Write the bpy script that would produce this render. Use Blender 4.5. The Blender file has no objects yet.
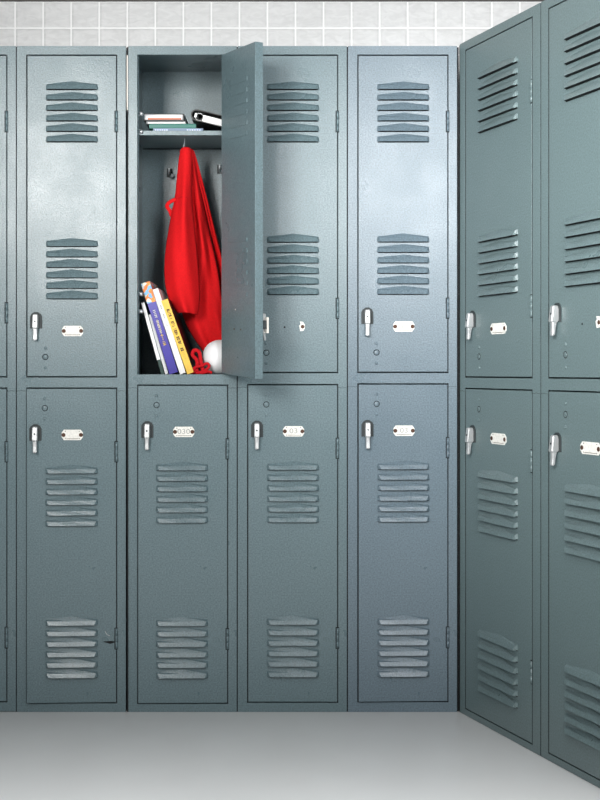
import bpy, bmesh, math, random
from mathutils import Vector, Matrix
random.seed(4)
SC = bpy.context.scene
COL = SC.collection
PPM = 362.0            # photo pixels per metre on the locker fronts
D0 = 3.6               # camera distance from them
EYE = 0.945
F = PPM * D0
def Z(py): return EYE - (py - 370) / PPM
def at(px, py, Y):
    s = F / (D0 + Y)
    return Vector(((px - 300) / s, Y, EYE - (py - 370) / s))

# ------------------------------------------------------------- materials
def mat(name, col, rough=0.5, metal=0.0, spec=0.5):
    m = bpy.data.materials.new(name); m.use_nodes = True
    b = m.node_tree.nodes['Principled BSDF']
    b.inputs['Base Color'].default_value = (*col, 1)
    b.inputs['Roughness'].default_value = rough
    b.inputs['Metallic'].default_value = metal
    b.inputs['Specular IOR Level'].default_value = spec
    return m
def textured(name, col, rough, scale, var, bump, metal=0.0, spec=0.5, detail=2.0, dist=0.001):
    m = mat(name, col, rough, metal, spec)
    nt = m.node_tree; N = nt.nodes; L = nt.links; b = N['Principled BSDF']
    tc = N.new('ShaderNodeTexCoord'); no = N.new('ShaderNodeTexNoise')
    no.inputs['Scale'].default_value = scale; no.inputs['Detail'].default_value = detail
    L.new(tc.outputs['Object'], no.inputs['Vector'])
    r = N.new('ShaderNodeValToRGB')
    r.color_ramp.elements[0].position = 0.3; r.color_ramp.elements[1].position = 0.7
    r.color_ramp.elements[0].color = (*[c * (1 - var) for c in col], 1)
    r.color_ramp.elements[1].color = (*[min(1, c * (1 + var)) for c in col], 1)
    L.new(no.outputs['Fac'], r.inputs['Fac'])
    L.new(r.outputs['Color'], b.inputs['Base Color'])
    bp = N.new('ShaderNodeBump'); bp.inputs['Strength'].default_value = bump; bp.inputs['Distance'].default_value = dist
    L.new(no.outputs['Fac'], bp.inputs['Height']); L.new(bp.outputs['Normal'], b.inputs['Normal'])
    return m
def paint(name, col, rough=0.36):
    """hammered enamel: fine speckle plus large faint blotches of wear"""
    m = textured(name, col, rough, 250, 0.20, 0.5, spec=0.62)
    nt = m.node_tree; N = nt.nodes; L = nt.links; b = N['Principled BSDF']
    tc = [n for n in N if n.type == 'TEX_COORD'][0]
    big = N.new('ShaderNodeTexNoise'); big.inputs['Scale'].default_value = 7; big.inputs['Detail'].default_value = 4
    L.new(tc.outputs['Object'], big.inputs['Vector'])
    mr = N.new('ShaderNodeMapRange'); mr.inputs['From Min'].default_value = 0.3; mr.inputs['From Max'].default_value = 0.7
    mr.inputs['To Min'].default_value = rough - 0.05; mr.inputs['To Max'].default_value = rough + 0.06
    L.new(big.outputs['Fac'], mr.inputs['Value']); L.new(mr.outputs['Result'], b.inputs['Roughness'])
    return m
PAINT = {'steel': paint('steel_enamel', (0.130, 0.188, 0.205), .31),
         'blue': paint('blue_enamel', (0.135, 0.186, 0.220), .31),
         'green': paint('green_enamel', (0.130, 0.182, 0.186), 0.36)}
VENTP = {'steel_enamel': paint('glossy_steel_enamel', (0.130, 0.188, 0.205), .285), 'blue_enamel': paint('glossy_blue_enamel', (0.135, 0.186, 0.220), .285), 'green_enamel': paint('glossy_green_enamel', (0.130, 0.182, 0.186), .31)}
BLACK = mat('black_gap', (0.004, 0.005, 0.006), 0.8)
CHROME = textured('cast_chrome', (0.52, 0.53, 0.53), 0.42, 300, 0.05, 0.2, metal=0.55)
DARKMET = mat('dark_handle_plate', (0.028, 0.036, 0.038), 0.6)
PLATE = textured('cream_number_plate', (0.86, 0.84, 0.78), 0.45, 160, 0.10, 0.1)
RUST = mat('rusty_rivet', (0.09, 0.04, 0.022), 0.6, 0.3)
INK = mat('faded_number_ink', (0.40, 0.39, 0.38), 0.7)
BOLT = mat('zinc_bolt', (0.55, 0.58, 0.6), 0.35, 0.8)
RED = textured('red_cotton', (0.70, 0.010, 0.013), 0.85, 220, 0.06, 0.15, spec=0.15)
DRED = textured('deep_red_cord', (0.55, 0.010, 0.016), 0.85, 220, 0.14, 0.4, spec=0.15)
WHITE = mat('white_rubber', (0.93, 0.93, 0.93), 0.5)
PAGES = textured('paper_pages', (0.82, 0.81, 0.77), 0.8, 500, 0.08, 0.2)
CREAM = mat('pale_cream', (0.80, 0.76, 0.70), 0.7)

# ------------------------------------------------------------- mesh helpers
class MB:
    def __init__(s): s.bm = bmesh.new(); s.mats = []
    def mi(s, m):
        if m not in s.mats: s.mats.append(m)
        return s.mats.index(m)
    def face(s, vs, i, smooth=False):
        try: f = s.bm.faces.new(vs)
        except ValueError: return
        f.material_index = i; f.smooth = smooth
    def box(s, x0, x1, y0, y1, z0, z1, m, M=None):
        i = s.mi(m)
        P = [Vector((x, y, z)) for x in (x0, x1) for y in (y0, y1) for z in (z0, z1)]
        if M: P = [M @ p for p in P]
        v = [s.bm.verts.new(p) for p in P]
        for q in ((0,1,3,2),(4,6,7,5),(0,4,5,1),(2,3,7,6),(0,2,6,4),(1,5,7,3)):
            s.face([v[k] for k in q], i)
    def prism(s, pts, y0, y1, m, M=None):
        """polygon in xz, counter-clockwise seen from -y"""
        i = s.mi(m)
        A = [Vector((x, y0, z)) for x, z in pts]; B = [Vector((x, y1, z)) for x, z in pts]
        if M: A = [M @ p for p in A]; B = [M @ p for p in B]
        a = [s.bm.verts.new(p) for p in A]; b = [s.bm.verts.new(p) for p in B]
        s.face(a, i); s.face(b[::-1], i)
        n = len(pts)
        for k in range(n): s.face([a[k], b[k], b[(k+1) % n], a[(k+1) % n]], i)
    def disc(s, x, z, r, y0, y1, m, n=16, a0=0, a1=2*math.pi):
        full = abs(a1 - a0 - 2*math.pi) < 1e-6
        k = n if full else n + 1
        s.prism([(x + r*math.cos(a0 + (a1-a0)*j/n), z + r*math.sin(a0 + (a1-a0)*j/n)) for j in range(k)], y0, y1, m)
    def dome(s, x, z, r, h, m, y=0, n=14):
        i = s.mi(m); rings = []
        for q in range(4):
            a = q * math.pi/2/4
            rings.append([s.bm.verts.new((x + r*math.cos(a)*math.cos(t*2*math.pi/n), y - h*math.sin(a), z + r*math.cos(a)*math.sin(t*2*math.pi/n))) for t in range(n)])
        top = s.bm.verts.new((x, y - h, z))
        for q in range(3):
            for t in range(n): s.face([rings[q][t], rings[q][(t+1)%n], rings[q+1][(t+1)%n], rings[q+1][t]], i, True)
        for t in range(n): s.face([rings[3][t], rings[3][(t+1)%n], top], i, True)
        s.face(rings[0][::-1], i)
    def tube(s, pts, r, m, n=8, flat=1.0, up=Vector((0,1,0)), smooth_n=6):
        i = s.mi(m); P = []
        pts = [Vector(p) for p in pts]
        if smooth_n > 1 and len(pts) > 2:
            q = [pts[0]] + pts + [pts[-1]]
            for k in range(1, len(q) - 2):
                for j in range(smooth_n):
                    t = j / smooth_n; a, b, c, d = q[k-1], q[k], q[k+1], q[k+2]
                    P.append(0.5*((2*b) + (c-a)*t + (2*a-5*b+4*c-d)*t*t + (3*b-a-3*c+d)*t**3))
            P.append(pts[-1])
        else: P = pts
        rings = []
        for k, p in enumerate(P):
            d = (P[min(k+1, len(P)-1)] - P[max(k-1, 0)]).normalized()
            u = up - d * up.dot(d)
            if u.length < 1e-3: u = Vector((1,0,0)) - d * d.x
            u.normalize(); w = d.cross(u)
            rings.append([s.bm.verts.new(p + u*r*math.cos(2*math.pi*t/n) + w*r*flat*math.sin(2*math.pi*t/n)) for t in range(n)])
        for k in range(len(rings)-1):
            for t in range(n): s.face([rings[k][t], rings[k][(t+1)%n], rings[k+1][(t+1)%n], rings[k+1][t]], i, True)
        s.face(rings[0][::-1], i); s.face(rings[-1], i)
    def build(s, name, parent=None, bevel=0.0, fn=None, weld=False):
        if fn:
            for v in s.bm.verts: v.co = fn(v.co)
        bmesh.ops.recalc_face_normals(s.bm, faces=s.bm.faces)
        me = bpy.data.meshes.new(name); s.bm.to_mesh(me); s.bm.free()
        for m in s.mats: me.materials.append(m)
        o = bpy.data.objects.new(name, me); COL.objects.link(o)
        if parent: o.parent = parent
        if bevel:
            b = o.modifiers.new('bevel', 'BEVEL'); b.width = bevel; b.segments = 2; b.limit_method = 'ANGLE'
        return o
def tag(o, label=None, cat=None, group=None, kind=None):
    if label: o['label'] = label
    if cat: o['category'] = cat
    if group: o['group'] = group
    if kind: o['kind'] = kind
    return o
def empty(name, loc=(0,0,0), rz=0):
    o = bpy.data.objects.new(name, None); COL.objects.link(o)
    o.location = loc; o.rotation_euler = (0, 0, rz); o.empty_display_size = 0.1
    return o
def text_into(mb, txt, cx, cz, h, y, m, rot=0.0, sx=1.0):
    cu = bpy.data.curves.new('t', 'FONT'); cu.body = txt; cu.size = h * 1.4; cu.align_x = 'CENTER'; cu.align_y = 'CENTER'
    cu.extrude = 0.0
    o = bpy.data.objects.new('t', cu); COL.objects.link(o)
    dg = bpy.context.evaluated_depsgraph_get(); me = bpy.data.meshes.new_from_object(o.evaluated_get(dg))
    i = mb.mi(m)
    vs = []
    for v in me.vertices:
        x, z = v.co.x * sx, v.co.y
        c, s_ = math.cos(rot), math.sin(rot)
        vs.append(mb.bm.verts.new((cx + x*c - z*s_, y, cz + x*s_ + z*c)))
    for p in me.polygons: mb.face([vs[k] for k in p.vertices], i)
    bpy.data.objects.remove(o); bpy.data.curves.remove(cu); bpy.data.meshes.remove(me)

# ------------------------------------------------------------- the lockers
UW = 110.0             # a locker is 110 photo pixels wide in local units
DEPTH = 0.305
def vent(mb, x0, x1, zb, P, sx, v=1/PPM, inner=False, T=0.0):
    """one pressed louvre: peaked upper edge, bulging lower lip, black slit underneath"""
    H1, H0, p = 8.4*v, 5.5*v, 0.0110
    xm = (x0 + x1)/2; e = 2.0*v
    jit = random.uniform(-.15, .15) * v
    top = [(x0, 0, zb + 0.6*v), (x0 + e*.4, 0, zb + H0), (xm, 0, zb + H1 + jit), (x1 - e*.4, 0, zb + H0), (x1, 0, zb + 0.6*v)]
    mid = [(x0 + e*.3, -p*.35, zb + .6*v), (x0 + e*.9, -p*.62, zb + H0*.74), (xm, -p*.62, zb + H1*.47), (x1 - e*.9, -p*.62, zb + H0*.74), (x1 - e*.3, -p*.35, zb + .6*v)]
    bot = [(x0 + e*.6, -p*.5, zb), (x0 + e*1.9, -p, zb), (xm, -p*1.04, zb), (x1 - e*1.9, -p, zb), (x1 - e*.6, -p*.5, zb)]
    i = mb.mi(P); R = [[mb.bm.verts.new(c) for c in r] for r in (top, mid, bot)]
    for a in range(2):
        for k in range(4): mb.face([R[a][k], R[a+1][k], R[a+1][k+1], R[a][k+1]], i)
    j = mb.mi(BLACK)
    base = [mb.bm.verts.new((c[0], 0.0, zb)) for c in bot]
    for k in range(4): mb.face([R[2][k], base[k], base[k+1], R[2][k+1]], j)
    mb.box(x0 + e*.4, x1 - e*.4, -0.0008, 0.0, zb - 0.0017, zb, BLACK)

def make_handle(parent, x, z, tilt, fn=None, wide=1.0):
    """z is the top of the dark plate"""
    v = 1/PPM
    m = MB()
    pl = [(x + w*6.0*v*wide, z - q*v) for w, q in ((-1, 16.5), (1, 16.5), (1, 4.5), (.75, 1.8), (.3, 0), (-.3, 0), (-.75, 1.8), (-1, 4.5))]
    m.prism(pl, -0.0022, 0.0, DARKMET)  # dark plate, its tone also stands in for the shadow round the lever
    i = m.mi(CHROME)
    # lofted lever: (down px, half width px, front y, back y)
    S = [(2.2, 1.6, -.0135, -.004), (3.2, 2.6, -.0160, -.003), (6, 2.8, -.0172, -.002), (15.4, 2.8, -.0205, -.002), (16.4, 2.5, -.0200, -.004),
         (17.0, 2.1, -.0165, -.006), (22, 2.0, -.0165, -.009), (27.4, 2.1, -.0178, -.011), (28.4, 1.6, -.0165, -.0125)]
    rings = []
    for q, hw, yf, yb in S:
        hw *= v * wide; zz = z - q*v; c = hw * .28
        rings.append([m.bm.verts.new(p) for p in ((x-hw, yb, zz), (x-hw, yf+c, zz), (x-hw+c, yf, zz), (x+hw-c, yf, zz), (x+hw, yf+c, zz), (x+hw, yb, zz))])
    for a in range(len(rings)-1):
        for k in range(6): m.face([rings[a][k], rings[a][(k+1)%6], rings[a+1][(k+1)%6], rings[a+1][k]], i)
    m.face(rings[0], i); m.face(rings[-1][::-1], i)
    m.disc(x, z - 9.5*v, 0.9*v*wide, -0.0192, -0.0178, DARKMET, 8)
    o = m.build('handle', parent, fn=fn); o['label'] = 'polished metal lift handle on a dark plate that doubles as its shadow'
    return o

def make_plate(parent, x, z, txt, fn=None, wide=1.0, broken=False):
    v = 1/PPM; m = MB()
    if broken:
        a = x + 8.2*v*wide
        m.prism([(a - 2.6*v*wide, z + 1*v), (a - 1.6*v*wide, z - 4.6*v), (a + 1.6*v*wide, z - 4.2*v), (a + 3*v*wide, z - 1.5*v), (a + 3*v*wide, z + 2.2*v), (a + 1*v*wide, z + 4.9*v), (a - 1.9*v*wide, z + 5.2*v), (a - 1.2*v*wide, z + 2.6*v)], -0.0015, 0, PLATE)
        m.disc(a + .8*v*wide, z, 1.9*v, -0.0024, 0, RUST, 12)
        hb = MB(); hb.disc(x - 9*v*wide, z - .5*v, 1.0*v, -0.0006, 0, BLACK, 10); hb.build('rivet_hole', parent, fn=fn)
        o = m.build('number_plate', parent, fn=fn); o['label'] = 'broken scrap of cream number plate round one rivet'
        return o
    hw, hh = 10.6*v*wide, 5.2*v; c = 3*v; d = 2.2*v*wide
    m.prism([(x-hw, z-hh+c), (x-hw+d, z-hh), (x+hw-d, z-hh), (x+hw, z-hh+c), (x+hw, z+hh-c), (x+hw-d, z+hh), (x-hw+d, z+hh), (x-hw, z+hh-c)], -0.0015, 0, PLATE)
    for s in (-1, 1):
        m.disc(x + s*8.7*v*wide, z, 2.0*v, -0.0026, 0, RUST, 12)
        for t in (-1, 1): m.disc(x + s*6.9*v*wide, z + t*3.7*v, .5*v, -0.0019, 0, RUST, 6)
    m.box(x - 6*v*wide, x + 6*v*wide, -0.0018, -0.0014, z - 4.0*v, z - 3.6*v, RUST)
    if txt: text_into(m, txt, x, z + .2*v, 5.0*v, -0.0018, INK, sx=1.25*wide)
    o = m.build('number_plate', parent, fn=fn); o['label'] = 'cream number plate held by two rusty rivets'
    return o

def make_door(root, P, x0, x1, yt, yb, upper, txt, sx, wide, opened=0.0, broken=False, open_door=False, ref=0.0, notched=False, vx=(29.3, 82)):
    """doors are built around their hinge line at x1; ref is the local px of the locker's left side"""
    v = 1/PPM; g = 1.25
    kk = 1.0 if wide < 1.1 else 1.5
    hx = (x1 - 1.1*kk/wide) * sx
    W = (x1 - x0 - 2.3*kk/wide) * sx
    zt, zb = Z(yt + 1.3), Z(yb - 1.3)
    if open_door: hx += .0052
    X = lambda px: px*sx - (hx - (.0052 if open_door else 0))
    k = 1.0; fn = None
    if open_door:
        k = 0.227 / W
        def fn(c): return Vector((c.x*k, c.y, c.z - 0.0144*(-c.x)/W))
    d = MB()
    T = 0.0225
    d.box(-W, 0, 0, 0.0015, zb, zt, P)
    # folded returns around the sheet, and the inner pan
    d.box(-W, -W + .0015, 0.0015, T, zb, zt, P); d.box(-.0015, 0, 0.0015, T, zb, zt, P)
    d.box(-W + .0015, -.0015, 0.0015, T, zt - .0015, zt, P); d.box(-W + .0015, -.0015, 0.0015, T, zb, zb + .0015, P)
    d.box(-W + .0015, -.0015, T - .0012, T, zb + .0015, zt - .0015, P)
    if notched:
        nx = X(vx[1] + 5.5); nz = Z(641.5)
        d.prism([(nx - .003, nz), (nx + .018, nz - .006), (nx + .027, nz - .004), (nx + .032, nz), (nx + .018, nz + .002)], -0.0012, 0.0, BLACK)
        d.tube([(nx + .004, -.0004, nz + .029), (nx + .009, -.0006, nz + .020), (nx + .017, -.0004, nz + .016)], .0012, CHROME, 6)
    door = d.build('door', root, 0.0008, fn=fn)
    door.location = (hx, 0, 0)
    if upper: groups = (yt + 35.2, yb - 78.5 - 52.6)
    else: groups = (yt + 85.5, yb - 27.3 - 51.8)
    for gi, y0 in enumerate(groups):
        mv = MB()
        for q in range(6):
            vent(mv, X(vx[0]), X(vx[1]), Z(y0 + q*10.45), VENTP[P.name], sx)
            if open_door:
                zz = Z(y0 + q*10.45)
                mv.prism([(X(vx[0]+3), zz), (X(vx[1]-3), zz), (X(vx[1]-3), zz + 4*v), (X(vx[0]+3), zz + 4*v)], T, T + .0012, P)
        o = mv.build('vent', door, fn=fn)
    if upper: hz, nzp, r = yb - 65.5, yb - 46.5, (-29.3, -20.5, -9.8); rb = yb
    else: hz, nzp, r = yt + 36.6, yt + 47.3, (11.2, 20.5, 31.3); rb = yt
    make_handle(door, X(19.8), Z(hz), 0, fn, min(wide, 1.1))
    if not (open_door): make_plate(door, X(56.3), Z(nzp), txt, fn, wide, broken)
    for q, rr in enumerate(r):
        m = MB()
        if q == 1:
            m.disc(X(29), Z(rb + rr), 3.1*v, -0.0006, 0, BLACK, 20)
            m.dome(X(29), Z(rb + rr), 2.6*v, 0.0022, P, n=20); nm = 'lock_cap'
        else: m.dome(X(29), Z(rb + rr), 1.6*v, 0.0028, P); nm = 'rivet'
        m.build(nm, door, fn=fn)
    hs = ((57, 77), (yb - yt - 74.5, yb - yt - 55)) if upper else ((54.5, 74), (yb - yt - 75, yb - yt - 55))
    for a, b in hs:
        m = MB(); n = 3; L = (b - a)/n
        for q in range(n):
            m.tube([(0.0012, -0.0015, Z(yt + a + L*q - .02)), (0.0012, -0.0015, Z(yt + a + L*(q+1) + .02))], .0036, P, 8, smooth_n=1)
        m.box(-.0045, .0052, -.0012, 0.0004, Z(yt + b + .8), Z(yt + a - .8), BLACK)
        m.build('hinge', door, fn=fn)
    if open_door:
        m = MB()
        a = X(14.5)
        m.prism([(-W + .002, Z(330)), (-W + .022, Z(330)), (-W + .022, Z(315)), (-W + .002, Z(315))], -0.0168, -0.0130, CREAM)
        m.box(-W + .006, -W + .017, -0.0135, 0, Z(326), Z(318), DARKMET)
        o = m.build('lock_hasp', door, fn=fn); o['label'] = 'white hasp plate sticking out past the door edge'
        for px, py, r_, q in ((47.5, 328, .0026, RUST), (65, 328, .0030, RUST), (62, 309, .0020, CREAM)):
            m = MB(); m.disc(X(px), Z(py), r_, T, T + .0006, q, 8); m.build('rivet', door, fn=fn)
        # white hasp seen edge-on beyond the door edge
    door.rotation_euler = (0, 0, opened)
    return door

def make_locker(label, loc, rz, P, T1, T2, B, txts, sx=1/PPM, xl=9.8, xr=101.0, top=46.0, bot=712.0, opened=False,
                broken=False, ajar=(0, 0), group=None, depth=DEPTH, notched=False, doorT=54.5, vx=(29.3, 82), endshade=0):
    root = tag(empty('locker', loc, rz), label, 'locker', group)
    wide = sx * PPM; g = 0.5 if sx*PPM < 1.1 else .62
    b = MB(); x0, x1 = g*sx, (UW - g)*sx
    fd = 0.018
    xl_, xr_ = xl*sx, xr*sx
    zt, zb = Z(top), max(0.0005, Z(bot))
    b.box(x0, xl_, 0, fd, zb, zt, P)
    b.box(xr_, x1, 0, fd, zb, zt, P)
    b.box(xl_, xr_, 0, fd, Z(doorT), zt, P)
    b.box(xl_, xr_, 0, fd, Z(T2), Z(T1), P)
    b.box(xl_, xr_, 0, fd, zb, Z(B), P)
    s = 0.0015
    b.box(x0, x0 + s, fd, depth, zb, zt, P); b.box(x1 - s, x1, fd, depth, zb, zt, P)
    b.box(x0 + s, x1 - s, depth - s, depth, zb, zt, P)
    b.box(x0 + s, x1 - s, fd, depth - s, zt - s, zt, P); b.box(x0 + s, x1 - s, fd, depth - s, zb, zb + s, P)
    b.box(x0 + s, x1 - s, fd, depth - s, Z(T1 + .3) - .003, Z(T1 + .3), P)
    # black strips: shade painted into the door gaps and between neighbouring frames
    for ya, yb_ in ((doorT, T1), (T2, B)):
        if opened and ya == doorT: continue
        w_ = 4/PPM; y0_, y1_ = .0030, .0050
        sw = (.0036 if wide < 1.1 else .0058); b.box(xl_ - .001, xl_ + sw - .0004, .0010, .0030, Z(yb_), Z(ya), BLACK); b.box(xr_ - sw + .0006, xr_ + .001, .0010, .0030, Z(yb_), Z(ya), BLACK)
    b.box(-.9*sx, x0, .0012, .006, zb, zt - .002, BLACK)
    if endshade: b.box(x1, x1 + endshade, .006, .012, zb, zt - .002, BLACK)  # black strip for the shade in the corner gap
    # joint lines where the upper and lower frames meet on the stiles
    zj = Z(T2 + 3.6)
    for a, c in ((x0, xl_), (xr_, x1)):
        m_ = (a + c)/2
        b.box(a, m_ - .003*wide, -.0003, 0, zj, zj + .0008, BLACK); b.box(m_ + .003*wide, c - .001, -.0003, 0, zj, zj + .0008, BLACK)
        b.box(m_ - .003*wide, m_ + .003*wide, -.0003, 0, zj + .0012, zj + .002, BLACK)
    if not opened:      # inner stops close the view through the door gaps
        for (ya, yb_) in ((doorT, T1), (T2, B)): pass
    body = b.build('locker_frame', root, 0.0010)
    if opened:
        m = MB()
        zs = Z(129)
        m.box(x0 + s + .001, x1 - s - .001, .03, depth - .004, zs - .002, zs, P)
        m.box(x0 + s + .001, x1 - s - .001, .026, .032, zs - .0125, zs + .0005, P)
        sh = m.build('shelf', root, 0.0015)
        m = MB()   # wire hook under the shelf
        m.tube([(.1450, .138, zs - .002), (.144, .138, zs - .014), (.140, .138, zs - .034), (.137, .137, zs - .046), (.141, .130, zs - .052), (.146, .124, zs - .044)], .0019, BOLT, 6)
        h = m.build('hook', root); h['label'] = 'thin wire hook under the shelf'
        for px, py in ((29.5, 164), (84.2, 160)):
            m = MB(); hx_ = px*sx + .004; hz_ = Z(py) + .02
            m.box(hx_ - .008, hx_ + .008, depth - .005, depth - s, hz_ - .012, hz_ + .014, DARKMET)
            m.tube([(hx_, depth - .004, hz_ + .004), (hx_ + .001, depth - .03, hz_ - .004), (hx_ + .002, depth - .035, hz_ + .010)], .0032, BOLT, 8)
            m.tube([(hx_, depth - .004, hz_ - .004), (hx_ + .006, depth - .022, hz_ - .014), (hx_ + .010, depth - .028, hz_ - .004)], .0032, BOLT, 8)
            m.build('hook', root)
        m = MB()
        m.box(xl_ - .004, xl_ + .002, fd, fd + .014, Z(T1), Z(doorT), P)
        m.build('door_stop', root)
        for py in (112, 130, 293.5, 311):
            m = MB(); m.dome(xl_ + .008, Z(py), .0062, .005, BOLT, y=.024); m.box(xl_ - .002, xl_ + .012, .0235, .0262, Z(py) - .005, Z(py) + .005, BOLT)
            m.build('bolt', root)
        m = MB()
        m.box(x0 + s + .002, x1 - s - .002, depth - .0028, depth - s, Z(131), Z(130), BLACK)
        m.build('back_seam', root)
    make_door(root, P, xl, xr, doorT, T1, True, txts[0], sx, wide, opened=ajar[0], broken=broken, open_door=opened, vx=vx)
    make_door(root, P, xl, xr, T2, B, False, txts[1], sx, wide, opened=ajar[1], notched=notched, vx=vx)
    return root
R = math.radians
FX = lambda px: ((px - 300)/PPM, 0, 0)
GF = 'two-door steel lockers in the front row'
GR = 'two-door steel lockers in the angled row'
make_locker('grey steel locker cut off by the left edge of the picture, only a sliver showing', FX(-93.6), 0, PAINT['steel'], 377.5, 387.5, 702.5, ('', ''), group=GF, bot=711.5)
make_locker('grey steel locker with a small black tear near its lowest hinge, all doors shut', FX(16.4), 0, PAINT['steel'], 377.5, 387.5, 703.5, ('', ''), group=GF, ajar=(0, R(2.4)), notched=True, sx=109.8/110/PPM)
open_locker = make_locker('grey steel locker with its upper door open on a red jacket and books', FX(127.9), 0, PAINT['steel'], 374.4, 384.5, 704, ('', '030'), group=GF, opened=True, ajar=(R(116.1), R(1.4)), sx=109.3/110/PPM, xl=9.4, vx=(28.2, 81))
make_locker('grey steel locker with a broken upper number plate, partly shaded by the open door', FX(237.3), 0, PAINT['steel'], 373.2, 384, 703, ('', '03'), group=GF, broken=True)
make_locker('bluish grey steel locker ending the front row, in the corner beside the angled row', FX(347.5), 0, PAINT['blue'], 373, 383.3, 702.3, ('31', '03'), group=GF, ajar=(0, R(2.0)), endshade=.0055)
AL = math.radians(70.2); WR = 0.437
cx, cy = 0.4405, -0.001
SXR = WR/110
make_locker('greenish grey steel locker of the angled row standing in the corner, intact upper number plate', (cx, cy, 0), -AL, PAINT['green'], 377.5, 387.5, 706, ('', ''), sx=SXR, xl=8.3, xr=100.3, group=GR, depth=0.45, top=44.5, doorT=53)
make_locker('greenish grey steel locker nearest the camera at the right edge, upper plate broken', (cx + WR*math.cos(AL), cy - WR*math.sin(AL), 0), -AL, PAINT['green'], 377.5, 387.5, 706, ('', ''), sx=SXR, xl=8.8, xr=100.3, group=GR, depth=0.45, broken=True, top=44.5, doorT=53)

m = MB()
m.box(-.0034, -.0002, .0002, .0011, Z(110), Z(55), CREAM)  # pale strip added in place of the bright wall glimpsed through the gap
o = m.build('gap_light', open_locker); o['label'] = 'short cream strip standing in for light seen through the upper gap on the left'

# ------------------------------------------------------------- things in the open locker
FLZ = Z(374.7)
def lean_book(label, px, t, h, theta, Y, cover, depth=.20, pages=True, deco=None, group='books leaning in the open locker', name='book'):
    v = 1/PPM; s = (D0 + Y)/F
    root = tag(empty(name, ((px - 300)*s, Y, FLZ + .0006)), label, 'book', group)
    root.rotation_euler = (0, -R(theta), 0)
    t *= s; h *= s; c = .0018 if t > .012 else .001
    m = MB()
    m.box(0, t, 0, c, 0, h, cover); m.box(0, c, c, depth, 0, h, cover); m.box(t - c, t, c, depth, 0, h, cover)
    if deco: deco(m, t, h, s)
    m.build('cover', root, .0006)
    m = MB(); m.box(c, t - c, c, depth - .003, .003, h - .003, PAGES); m.build('pages', root)
    return root
GREEN = mat('dark_green_cover', (.012, .05, .04), .5)
LWHITE = mat('white_cover', (.90, .90, .89), .45)
PURPLE = mat('violet_blue_cover', (.05, .035, .34), .3)
YELLOW = mat('yellow_cover', (.90, .56, .06), .45)
LETW = mat('pale_lettering', (.85, .83, .6), .5)
LETY = mat('gold_lettering', (.85, .6, .1), .5)
LETB = mat('dark_lettering', (.10, .04, .02), .6)
LETR = mat('red_lettering', (.6, .08, .06), .6)
LETG = mat('grey_lettering', (.45, .47, .5), .6)
BLK = mat('black_vinyl', (.012, .012, .013), .35)
# patterned panel: orange, pale blue and white shards
PAT = mat('orange_and_blue_shards', (.8, .3, .1), .5)
nt = PAT.node_tree; tc = nt.nodes.new('ShaderNodeTexCoord'); vo = nt.nodes.new('ShaderNodeTexVoronoi'); vo.inputs['Scale'].default_value = 95
rp = nt.nodes.new('ShaderNodeValToRGB'); rp.color_ramp.interpolation = 'CONSTANT'
e = rp.color_ramp.elements; e[0].color = (.85, .22, .03, 1); e[1].position = .38; e[1].color = (.20, .50, .80, 1)
q = e.new(.62); q.color = (.8, .78, .7, 1); q = e.new(.78); q.color = (.9, .32, .05, 1)
sp = nt.nodes.new('ShaderNodeSeparateColor')
nt.links.new(tc.outputs['Object'], vo.inputs['Vector']); nt.links.new(vo.outputs['Color'], sp.inputs['Color'])
nt.links.new(sp.outputs['Red'], rp.inputs['Fac']); nt.links.new(rp.outputs['Color'], nt.nodes['Principled BSDF'].inputs['Base Color'])
def marks(m, t, s, a, b, ink, wid, seed, ch=1.9):
    """a run of letter-like strokes down a spine, from a to b pixels below the top"""
    rnd = random.Random(seed); z = a
    while z > b:
        L = rnd.uniform(.9, 1.5)
        if rnd.random() < .13: z -= ch*.9; continue
        c = t/2; w = wid*s/2
        m.box(c - w, c + w, -.0005, 0, (z - L*.45)*s, z*s, ink)
        if rnd.random() < .7: m.box(c + (w*.5 if rnd.random() < .5 else -w), c + (w if rnd.random() < .6 else -w*.4), -.0005, 0, (z - L)*s, z*s, ink)
        z -= L + .45
def d_green(m, t, h, s): m.box(-.0004, t*.98, -.0006, 0, h*.20, h + .0002, LWHITE); marks(m, t, s, 48, 20, LETR, 1.4, 3)
def d_purple(m, t, h, s):
    m.box(-.0005, t + .0005, -.0008, .205, h - 21*s, h + .0004, PAT)
    marks(m, t, s, 66, 58, LETW, 2.4, 5); marks(m, t, s, 55, 42, LETW, 2.6, 6); marks(m, t, s, 40, 28, LETY, 2.8, 7)
    marks(m, t, s, 56, 34, LETY, 1.0, 11)
def d_white(m, t, h, s): marks(m, t, s, 72, 50, LETG, 1.5, 8)
def d_yellow(m, t, h, s):
    m.box(t, t + .0006, .0012, .19, .0005, h - .0003, BLK)
    marks(m, t, s, 68, 24, LETB, 3.0, 9); marks(m, t, s, 22, 14, LETY, 1.8, 10)
lean_book('thin white-spined book with a dark green lower end, leftmost of the leaning books', 161.2, 3.2, 74, 15.5, .05, GREEN, .19, deco=d_green)
lean_book('thin plain white booklet between the leftmost book and the violet book', 165.4, 3.2, 62, 16.8, .06, LWHITE, .18, name='booklet')
lean_book('thick violet-blue book with an orange and blue patterned spine top', 169.6, 8.6, 95, 17.4, .042, PURPLE, .21, deco=d_purple)
lean_book('white book leaning between the violet book and the yellow book', 180.0, 6.0, 89, 18.2, .05, LWHITE, .20, deco=d_white)
lean_book('yellow book with dark lettering down its spine, rightmost of the leaning books', 187.4, 6.8, 78, 19.6, .042, YELLOW, .19, deco=d_yellow)

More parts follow.
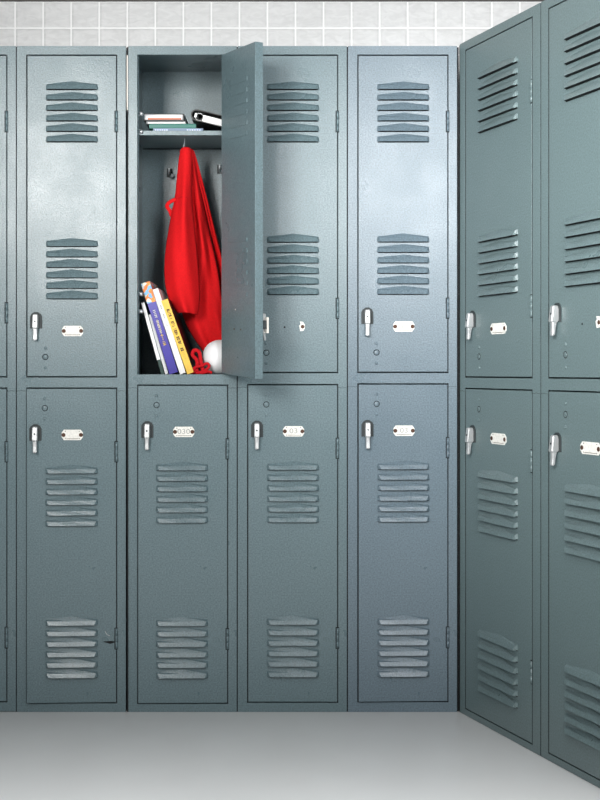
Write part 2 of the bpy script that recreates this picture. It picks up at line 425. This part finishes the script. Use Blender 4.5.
SHZ = Z(129) + .0009
def flat_book(name, label, x0, x1, z0, th, Y, depth, cover, pages, spine='right', deco=None, rot=0.0, group='books stacked on the locker shelf'):
    s = (D0 + Y)/F
    xa, xb = (x0 - 300)*s, (x1 - 300)*s; W = xb - xa
    root = tag(empty(name, (xa, Y, z0)), label, 'book', group); root.rotation_euler = (0, 0, R(rot))
    c = min(.002, th*.2); m = MB()
    m.box(0, W, 0, depth, 0, c, cover); m.box(0, W, 0, depth, th - c, th, cover)
    if spine == 'right': m.box(W - .004, W, 0, depth, c, th - c, cover)
    elif spine == 'left': m.box(0, .004, 0, depth, c, th - c, cover)
    else: m.box(0, W, 0, c, c, th - c, cover)
    if deco: deco(m, W, th)
    m.build('cover', root, .0005)
    m = MB(); m.box(.003 if spine != 'left' else .004, W - (.004 if spine == 'right' else .002), .003, depth - .003, c, th - c, pages); m.build('pages', root)
    return root
BLUE = mat('pale_blue_cover', (.18, .26, .38), .4)
TEAL = mat('teal_cover', (.005, .17, .13), .4)
GREYC = mat('grey_cover', (.20, .22, .23), .5)
REDP = mat('reddish_page_edges', (.62, .22, .14), .7)
LB = mat('light_blue_print', (.35, .48, .75), .5)
def d_blue(m, W, th):
    for a, b in ((.03, .3), (.67, .96)):
        m.box(W*a, W*b, -.0006, 0, th*.25, th*.75, LB)
        rnd = random.Random(3)
        for q in range(6): x = W*(a + (b - a)*(q + .3)/6); m.box(x, x + W*.02, -.0009, -.0006, th*.35, th*.65, LWHITE)
def d_top(m, W, th):
    m.box(.012, W*.93, -.0006, 0, th*.10, th*.36, REDP)
    m.box(.002, W*.25, -.0006, 0, th*.76, th*.90, LETG)
z = SHZ
flat_book('book', 'thin book with pale blue print on its spine, lowest on the shelf', 153, 203, z, .0105, .05, .19, BLUE, PAGES, 'front', d_blue); z += .0107
flat_book('book', 'teal book in the middle of the shelf stack', 149, 196, z, .0130, .055, .18, TEAL, PAGES, 'front'); z += .0132
flat_book('book', 'thin grey book lying just above the teal book', 146, 186, z, .0085, .06, .17, GREYC, LWHITE, 'left'); z += .0087
flat_book('book', 'black-covered book with pale and reddish page edges, top of the shelf stack', 143.5, 184, z, .0185, .05, .17, BLK, LWHITE, 'right', d_top)
# ring binder tilted against the stack
s = (D0 + .04)/F
bl = tag(empty('ring_binder', ((190.5 - 300)*s, .040, SHZ + .0335)), 'black ring binder with white papers, tilted over the shelf stack', 'binder')
bl.rotation_euler = (0, R(13.8), 0)
m = MB(); Wb, H = .127, .032
arc = [(.013 + .016*math.cos(a)*-1, H/2 + H/2*math.sin(a)) for a in [(-math.pi/2) + math.pi*k/10 for k in range(11)]]
m.prism([(.013, 0)] + arc[1:-1] + [(.013, H)] + [(Wb, H), (Wb, H - .0025), (.016, H - .0025)] + [(.013 - .0125*math.cos(a), H/2 + (H/2 - .0035)*math.sin(a)) for a in [math.pi/2 - math.pi*k/8 for k in range(9)]] + [(.016, .0025), (Wb, .0025), (Wb, 0)], 0, .215, BLK)
m.build('cover', bl, .0006)
m = MB(); m.box(.032, Wb - .006, .006, .205, .0035, .0215, LWHITE); m.build('papers', bl)
for yy in (.02, .10, .18):
    m = MB(); m.tube([(.020 + .012*math.cos(a), yy, .0155 + .0105*math.sin(a)) for a in [2*math.pi*k/12 for k in range(13)]], .0018, CHROME, 6, smooth_n=1); m.build('ring', bl)
m = MB(); m.box(.007, .013, .010, .200, .010, .022, CHROME); m.build('ring_plate', bl)

# ball
bx = bmesh.new(); bmesh.ops.create_icosphere(bx, subdivisions=5, radius=.0488)
me = bpy.data.meshes.new('ball')
for f in bx.faces: f.smooth = True
bx.to_mesh(me); bx.free(); me.materials.append(WHITE)
ball = bpy.data.objects.new('ball', me); COL.objects.link(ball); ball.location = ((219.9 - 300)*(D0 + .085)/F, .085, FLZ + .0495)
tag(ball, 'round white ball resting on the floor of the open locker', 'ball')
m = MB()
def seam(sgn):
    pts = []
    for k in range(41):
        t = 2*math.pi*k/40; a, b = .75, .25
        pts.append(Vector((a*math.cos(t) + b*math.cos(3*t), a*math.sin(t) - b*math.sin(3*t), 2*math.sqrt(a*b)*math.sin(2*t))).normalized()*.0489)
    return pts
m.tube(seam(1), .0006, LWHITE, 6, smooth_n=1)
m.build('seam', ball)

# red jacket: cloth panels gathered at the hook
def interp(rows, y):
    for (a, b) in zip(rows, rows[1:]):
        if a[0] <= y <= b[0]:
            t = (y - a[0])/(b[0] - a[0]); return a[1] + (b[1]-a[1])*t, a[2] + (b[2]-a[2])*t
    r = rows[-1] if y > rows[-1][0] else rows[0]
    return r[1], r[2]
def smooth_interp(rows, y):
    L = [interp(rows, max(rows[0][0], min(rows[-1][0], y + d))) for d in (-7, -3.5, 0, 3.5, 7)]
    if y - rows[0][0] < 5 or rows[-1][0] - y < 5: return L[2]
    return sum(p[0] for p in L)/5, sum(p[1] for p in L)/5
def cloth(name, rows, Y0, bulge, folds, parent, m, nu=36, nv=110, hem=0.0, ph=0.0, gather=.14):
    bm = bmesh.new(); g = []
    ya, yb = rows[0][0], rows[-1][0]
    for j in range(nv + 1):
        y = ya + (yb - ya)*j/nv; l, r = smooth_interp(rows, y); row = []
        k = min(1, (y - ya)/70)
        for i in range(nu + 1):
            u = i/nu
            px = l + (r - l)*u
            py = y + hem*(math.sin(3*u + .6))*max(0, (y - yb + 30)/30)
            py += 1.2*(1 - math.sin(math.pi*u)**.6)*max(0, 1 - (y - ya)/10)
            Y = gather + (Y0 - gather)*k - bulge*(math.sin(math.pi*u)**.7)*(.35 + .65*k)
            for (f, a, drift, amp_y) in folds:
                Y += a*k*math.sin(f*math.pi*(u + drift*(y - ya)/150) + ph + .4*math.sin(y/amp_y))
            row.append(bm.verts.new(at(px, py, Y)))
        g.append(row)
    for j in range(nv):
        for i in range(nu):
            f = bm.faces.new((g[j][i], g[j+1][i], g[j+1][i+1], g[j][i+1])); f.smooth = True
    bmesh.ops.recalc_face_normals(bm, faces=bm.faces)
    me = bpy.data.meshes.new(name); bm.to_mesh(me); bm.free(); me.materials.append(m)
    o = bpy.data.objects.new(name, me); COL.objects.link(o); o.parent = parent
    so = o.modifiers.new('s', 'SOLIDIFY'); so.thickness = .003; so.offset = 0
    return o
jk = tag(empty('jacket', (0, 0, 0)), 'bright red jacket hanging from the hook in the open locker', 'jacket')
A = [(147, 182, 190), (150, 180.3, 191.5), (165, 178.6, 192), (180, 177, 192), (197, 175.5, 191.5), (215, 171.5, 193), (235, 168, 195), (255, 165, 197), (275, 164.5, 198.5), (290, 166, 199.5), (303, 170.5, 199.5), (310, 175, 198.5), (314, 178, 197)]
Bm = [(149, 186, 193), (165, 187, 195), (180, 187, 198), (197, 187, 201.5), (215, 188, 205), (235, 189, 209.5), (255, 190, 214.5), (275, 188, 218.5), (295, 183, 221), (305, 181, 223), (314, 182, 225), (330, 189, 228), (345, 199, 229), (354, 207, 228)]
Cm = [(150, 188, 193.8), (165, 191, 198), (180, 196, 202), (197, 201.5, 206.5), (215, 205.8, 211), (235, 210.8, 216), (255, 215.8, 221.5), (275, 219.8, 227), (300, 219, 230), (330, 221, 230)]
cloth('sleeve', A, .120, .034, ((2.1, .006, .35, 60), (4.6, .0022, -.5, 37)), jk, RED, hem=-1.5, gather=.132)
cloth('jacket_body', Bm, .190, .022, ((3.6, .007, .5, 45), (7.0, .0018, -.3, 33)), jk, RED, ph=1.2, hem=2, gather=.140)
cloth('jacket_side', Cm, .225, .016, ((3.0, .005, .4, 35),), jk, RED, ph=.5, gather=.146)
m = MB()   # belt loop and the seam it hangs from
m.tube([at(176, 199, .115), at(170, 202, .115), at(167, 206, .12), at(170, 211, .125), at(172, 216, .13), at(174, 208, .125)], .0022, RED, 8, flat=2.4)
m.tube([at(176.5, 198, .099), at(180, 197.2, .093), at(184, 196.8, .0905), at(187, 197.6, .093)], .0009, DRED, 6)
m.build('strap', jk)
# red cord lying on the floor
m = MB(); yb = .030
def fl(px, py, Y): 
    p = at(px, py, Y); p.z = max(p.z, FLZ + .004); return p
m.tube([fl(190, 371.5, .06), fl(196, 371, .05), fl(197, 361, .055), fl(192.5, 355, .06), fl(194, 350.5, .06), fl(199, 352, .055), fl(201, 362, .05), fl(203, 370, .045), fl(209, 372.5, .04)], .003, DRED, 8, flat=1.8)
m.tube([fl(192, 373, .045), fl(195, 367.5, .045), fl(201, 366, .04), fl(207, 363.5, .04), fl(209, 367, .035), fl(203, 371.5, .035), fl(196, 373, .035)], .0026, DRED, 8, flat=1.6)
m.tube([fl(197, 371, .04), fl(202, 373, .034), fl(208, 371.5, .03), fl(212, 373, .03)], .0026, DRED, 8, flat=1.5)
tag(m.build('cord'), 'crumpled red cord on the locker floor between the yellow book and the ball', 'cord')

# ------------------------------------------------------------- the room
def tile_mat(name, x0, px, z0, pz):
    m = mat(name, (.6, .6, .6), .38, spec=.4); nt = m.node_tree; N = nt.nodes; L = nt.links; b = N['Principled BSDF']
    tc = N.new('ShaderNodeTexCoord'); se = N.new('ShaderNodeSeparateXYZ'); L.new(tc.outputs['Object'], se.inputs[0])
    def M(op, a, b_=None, c=None):
        n = N.new('ShaderNodeMath'); n.operation = op
        for i, q in enumerate((a, b_, c)):
            if q is None: continue
            if isinstance(q, (int, float)): n.inputs[i].default_value = q
            else: L.new(q, n.inputs[i])
        return n.outputs[0]
    fx = M('DIVIDE', M('SUBTRACT', se.outputs['X'], x0), px); fz = M('DIVIDE', M('SUBTRACT', se.outputs['Z'], z0), pz)
    def edge(f):        # distance to the nearest joint, in tiles
        r = M('FRACT', f); return M('MINIMUM', r, M('SUBTRACT', 1.0, r))
    e = M('MINIMUM', edge(fx), edge(fz))
    mask = N.new('ShaderNodeMapRange'); mask.interpolation_type = 'SMOOTHSTEP'
    mask.inputs['From Min'].default_value = .018; mask.inputs['From Max'].default_value = .035
    L.new(e, mask.inputs['Value'])
    pillow = N.new('ShaderNodeMapRange'); pillow.interpolation_type = 'SMOOTHSTEP'
    pillow.inputs['From Min'].default_value = .02; pillow.inputs['From Max'].default_value = .09
    L.new(e, pillow.inputs['Value'])
    mp = N.new('ShaderNodeMapping'); mp.inputs['Rotation'].default_value = (0, R(35), 0); mp.inputs['Scale'].default_value = (1, 1, 2.2)
    L.new(tc.outputs['Object'], mp.inputs['Vector'])
    no = N.new('ShaderNodeTexNoise'); no.inputs['Scale'].default_value = 26; no.inputs['Detail'].default_value = 5; no.inputs['Distortion'].default_value = 1.2
    L.new(mp.outputs[0], no.inputs['Vector'])
    cr = N.new('ShaderNodeValToRGB'); cr.color_ramp.elements[0].position = .3; cr.color_ramp.elements[1].position = .7
    cr.color_ramp.elements[0].color = (.62, .62, .615, 1); cr.color_ramp.elements[1].color = (.73, .73, .725, 1)
    L.new(no.outputs['Fac'], cr.inputs['Fac'])
    mx = N.new('ShaderNodeMix'); mx.data_type = 'RGBA'
    mx.inputs['A'].default_value = (.92, .92, .91, 1); L.new(cr.outputs['Color'], mx.inputs['B']); L.new(mask.outputs[0], mx.inputs['Factor'])
    L.new(mx.outputs['Result'], b.inputs['Base Color'])
    h = M('ADD', M('MULTIPLY', pillow.outputs[0], 1.0), M('MULTIPLY', no.outputs['Fac'], .5))
    bp = N.new('ShaderNodeBump'); bp.inputs['Strength'].default_value = .5; bp.inputs['Distance'].default_value = .003
    L.new(h, bp.inputs['Height']); L.new(bp.outputs['Normal'], b.inputs['Normal'])
    return m
SB = F/(D0 + .307)
GX, GZ = (15.2 - 300)/SB, EYE + (370 - 28.2)/SB
TM = tile_mat('slate_grey_tiles', GX, 28.03/SB, GZ, 26.6/SB)
n = Vector((math.sin(AL), math.cos(AL), 0)); dv = Vector((math.cos(AL), -math.sin(AL), 0))
c0 = Vector((cx, cy, 0)) + n*.455
t = (.307 - c0.y)/dv.y; K = c0 + dv*t           # where the two walls meet
m = MB(); m.box(-2.6, K.x + .05, 0, .1, 0, 2.7, TM); w = m.build('wall_back'); w.location = (0, .307, 0); tag(w, kind='structure')
m = MB(); m.box(.0, 3.2, 0, .1, 0, 2.7, tile_mat('slate_grey_tiles_right', .03, 28.03/SB, GZ, 26.6/SB)); w = m.build('wall_right'); w.location = K; w.rotation_euler = (0, 0, -AL); tag(w, kind='structure')
TR = mat('dark_trim', (.05, .048, .048), .5)
m = MB(); zt = EYE + (370 - 1.7)/SB; m.box(-2.6, K.x - .02, -.006, 0, zt, zt + .06, TR); w = m.build('trim_1'); w.location = (0, .307, 0); tag(w, kind='structure')
FM = textured('smooth_grey_floor', (.62, .625, .62), .30, 3.0, .03, .0, spec=.5, detail=6)
m = MB(); m.box(-2.6, 3.0, -4.6, .45, -.05, 0, FM); w = m.build('floor'); tag(w, kind='structure')

# ------------------------------------------------------------- light and camera
W = bpy.data.worlds.new('world'); SC.world = W; W.use_nodes = True
W.node_tree.nodes['Background'].inputs[0].default_value = (.80, .90, 1.0, 1); W.node_tree.nodes['Background'].inputs[1].default_value = .075
def area(name, loc, target, power, sx, sy, col=(1, 1, 1)):
    l = bpy.data.lights.new(name, 'AREA'); l.shape = 'RECTANGLE'; l.size = sx; l.size_y = sy; l.energy = power; l.color = col
    o = bpy.data.objects.new(name, l); COL.objects.link(o); o.location = loc
    o.rotation_euler = (Vector(target) - Vector(loc)).to_track_quat('-Z', 'Y').to_euler()
    return o
area('left_lamp', (-1.05, -2.5, 1.80), (-.3, 0, 1.60), 11.5, .6, .8, (1, .99, .97)).data.spread = R(87)
area('right_lamp', (.60, -2.5, 1.80), (.35, 0, 1.60), 8.0, .5, .8, (.96, .98, 1)).data.spread = R(87)
area('angled_row_fill', (-.50, -3.0, 1.95), (.80, -.45, 1.30), 5.5, .4, .5).data.spread = R(44)  # added fill to brighten the angled row, no real lamp there
area('floor_fill', (0, -2.3, 3.0), (0, -2.25, 0), 76, 3.6, 1.0).data.spread = R(74)  # unseen overhead fill, added to brighten the floor
cam = bpy.data.cameras.new('camera'); co = bpy.data.objects.new('camera', cam); COL.objects.link(co)
co.location = (0, -D0, EYE); co.rotation_euler = (math.pi/2, 0, 0)
cam.sensor_fit = 'AUTO'; cam.sensor_width = 36; cam.lens = F/800*36; cam.shift_y = -30/800; cam.shift_x = 0
SC.camera = co
SC.view_settings.view_transform = 'Standard'; SC.view_settings.look = 'None'; SC.view_settings.gamma = 1
SC.view_settings.use_curve_mapping = False; SC.view_settings.exposure = 0.20
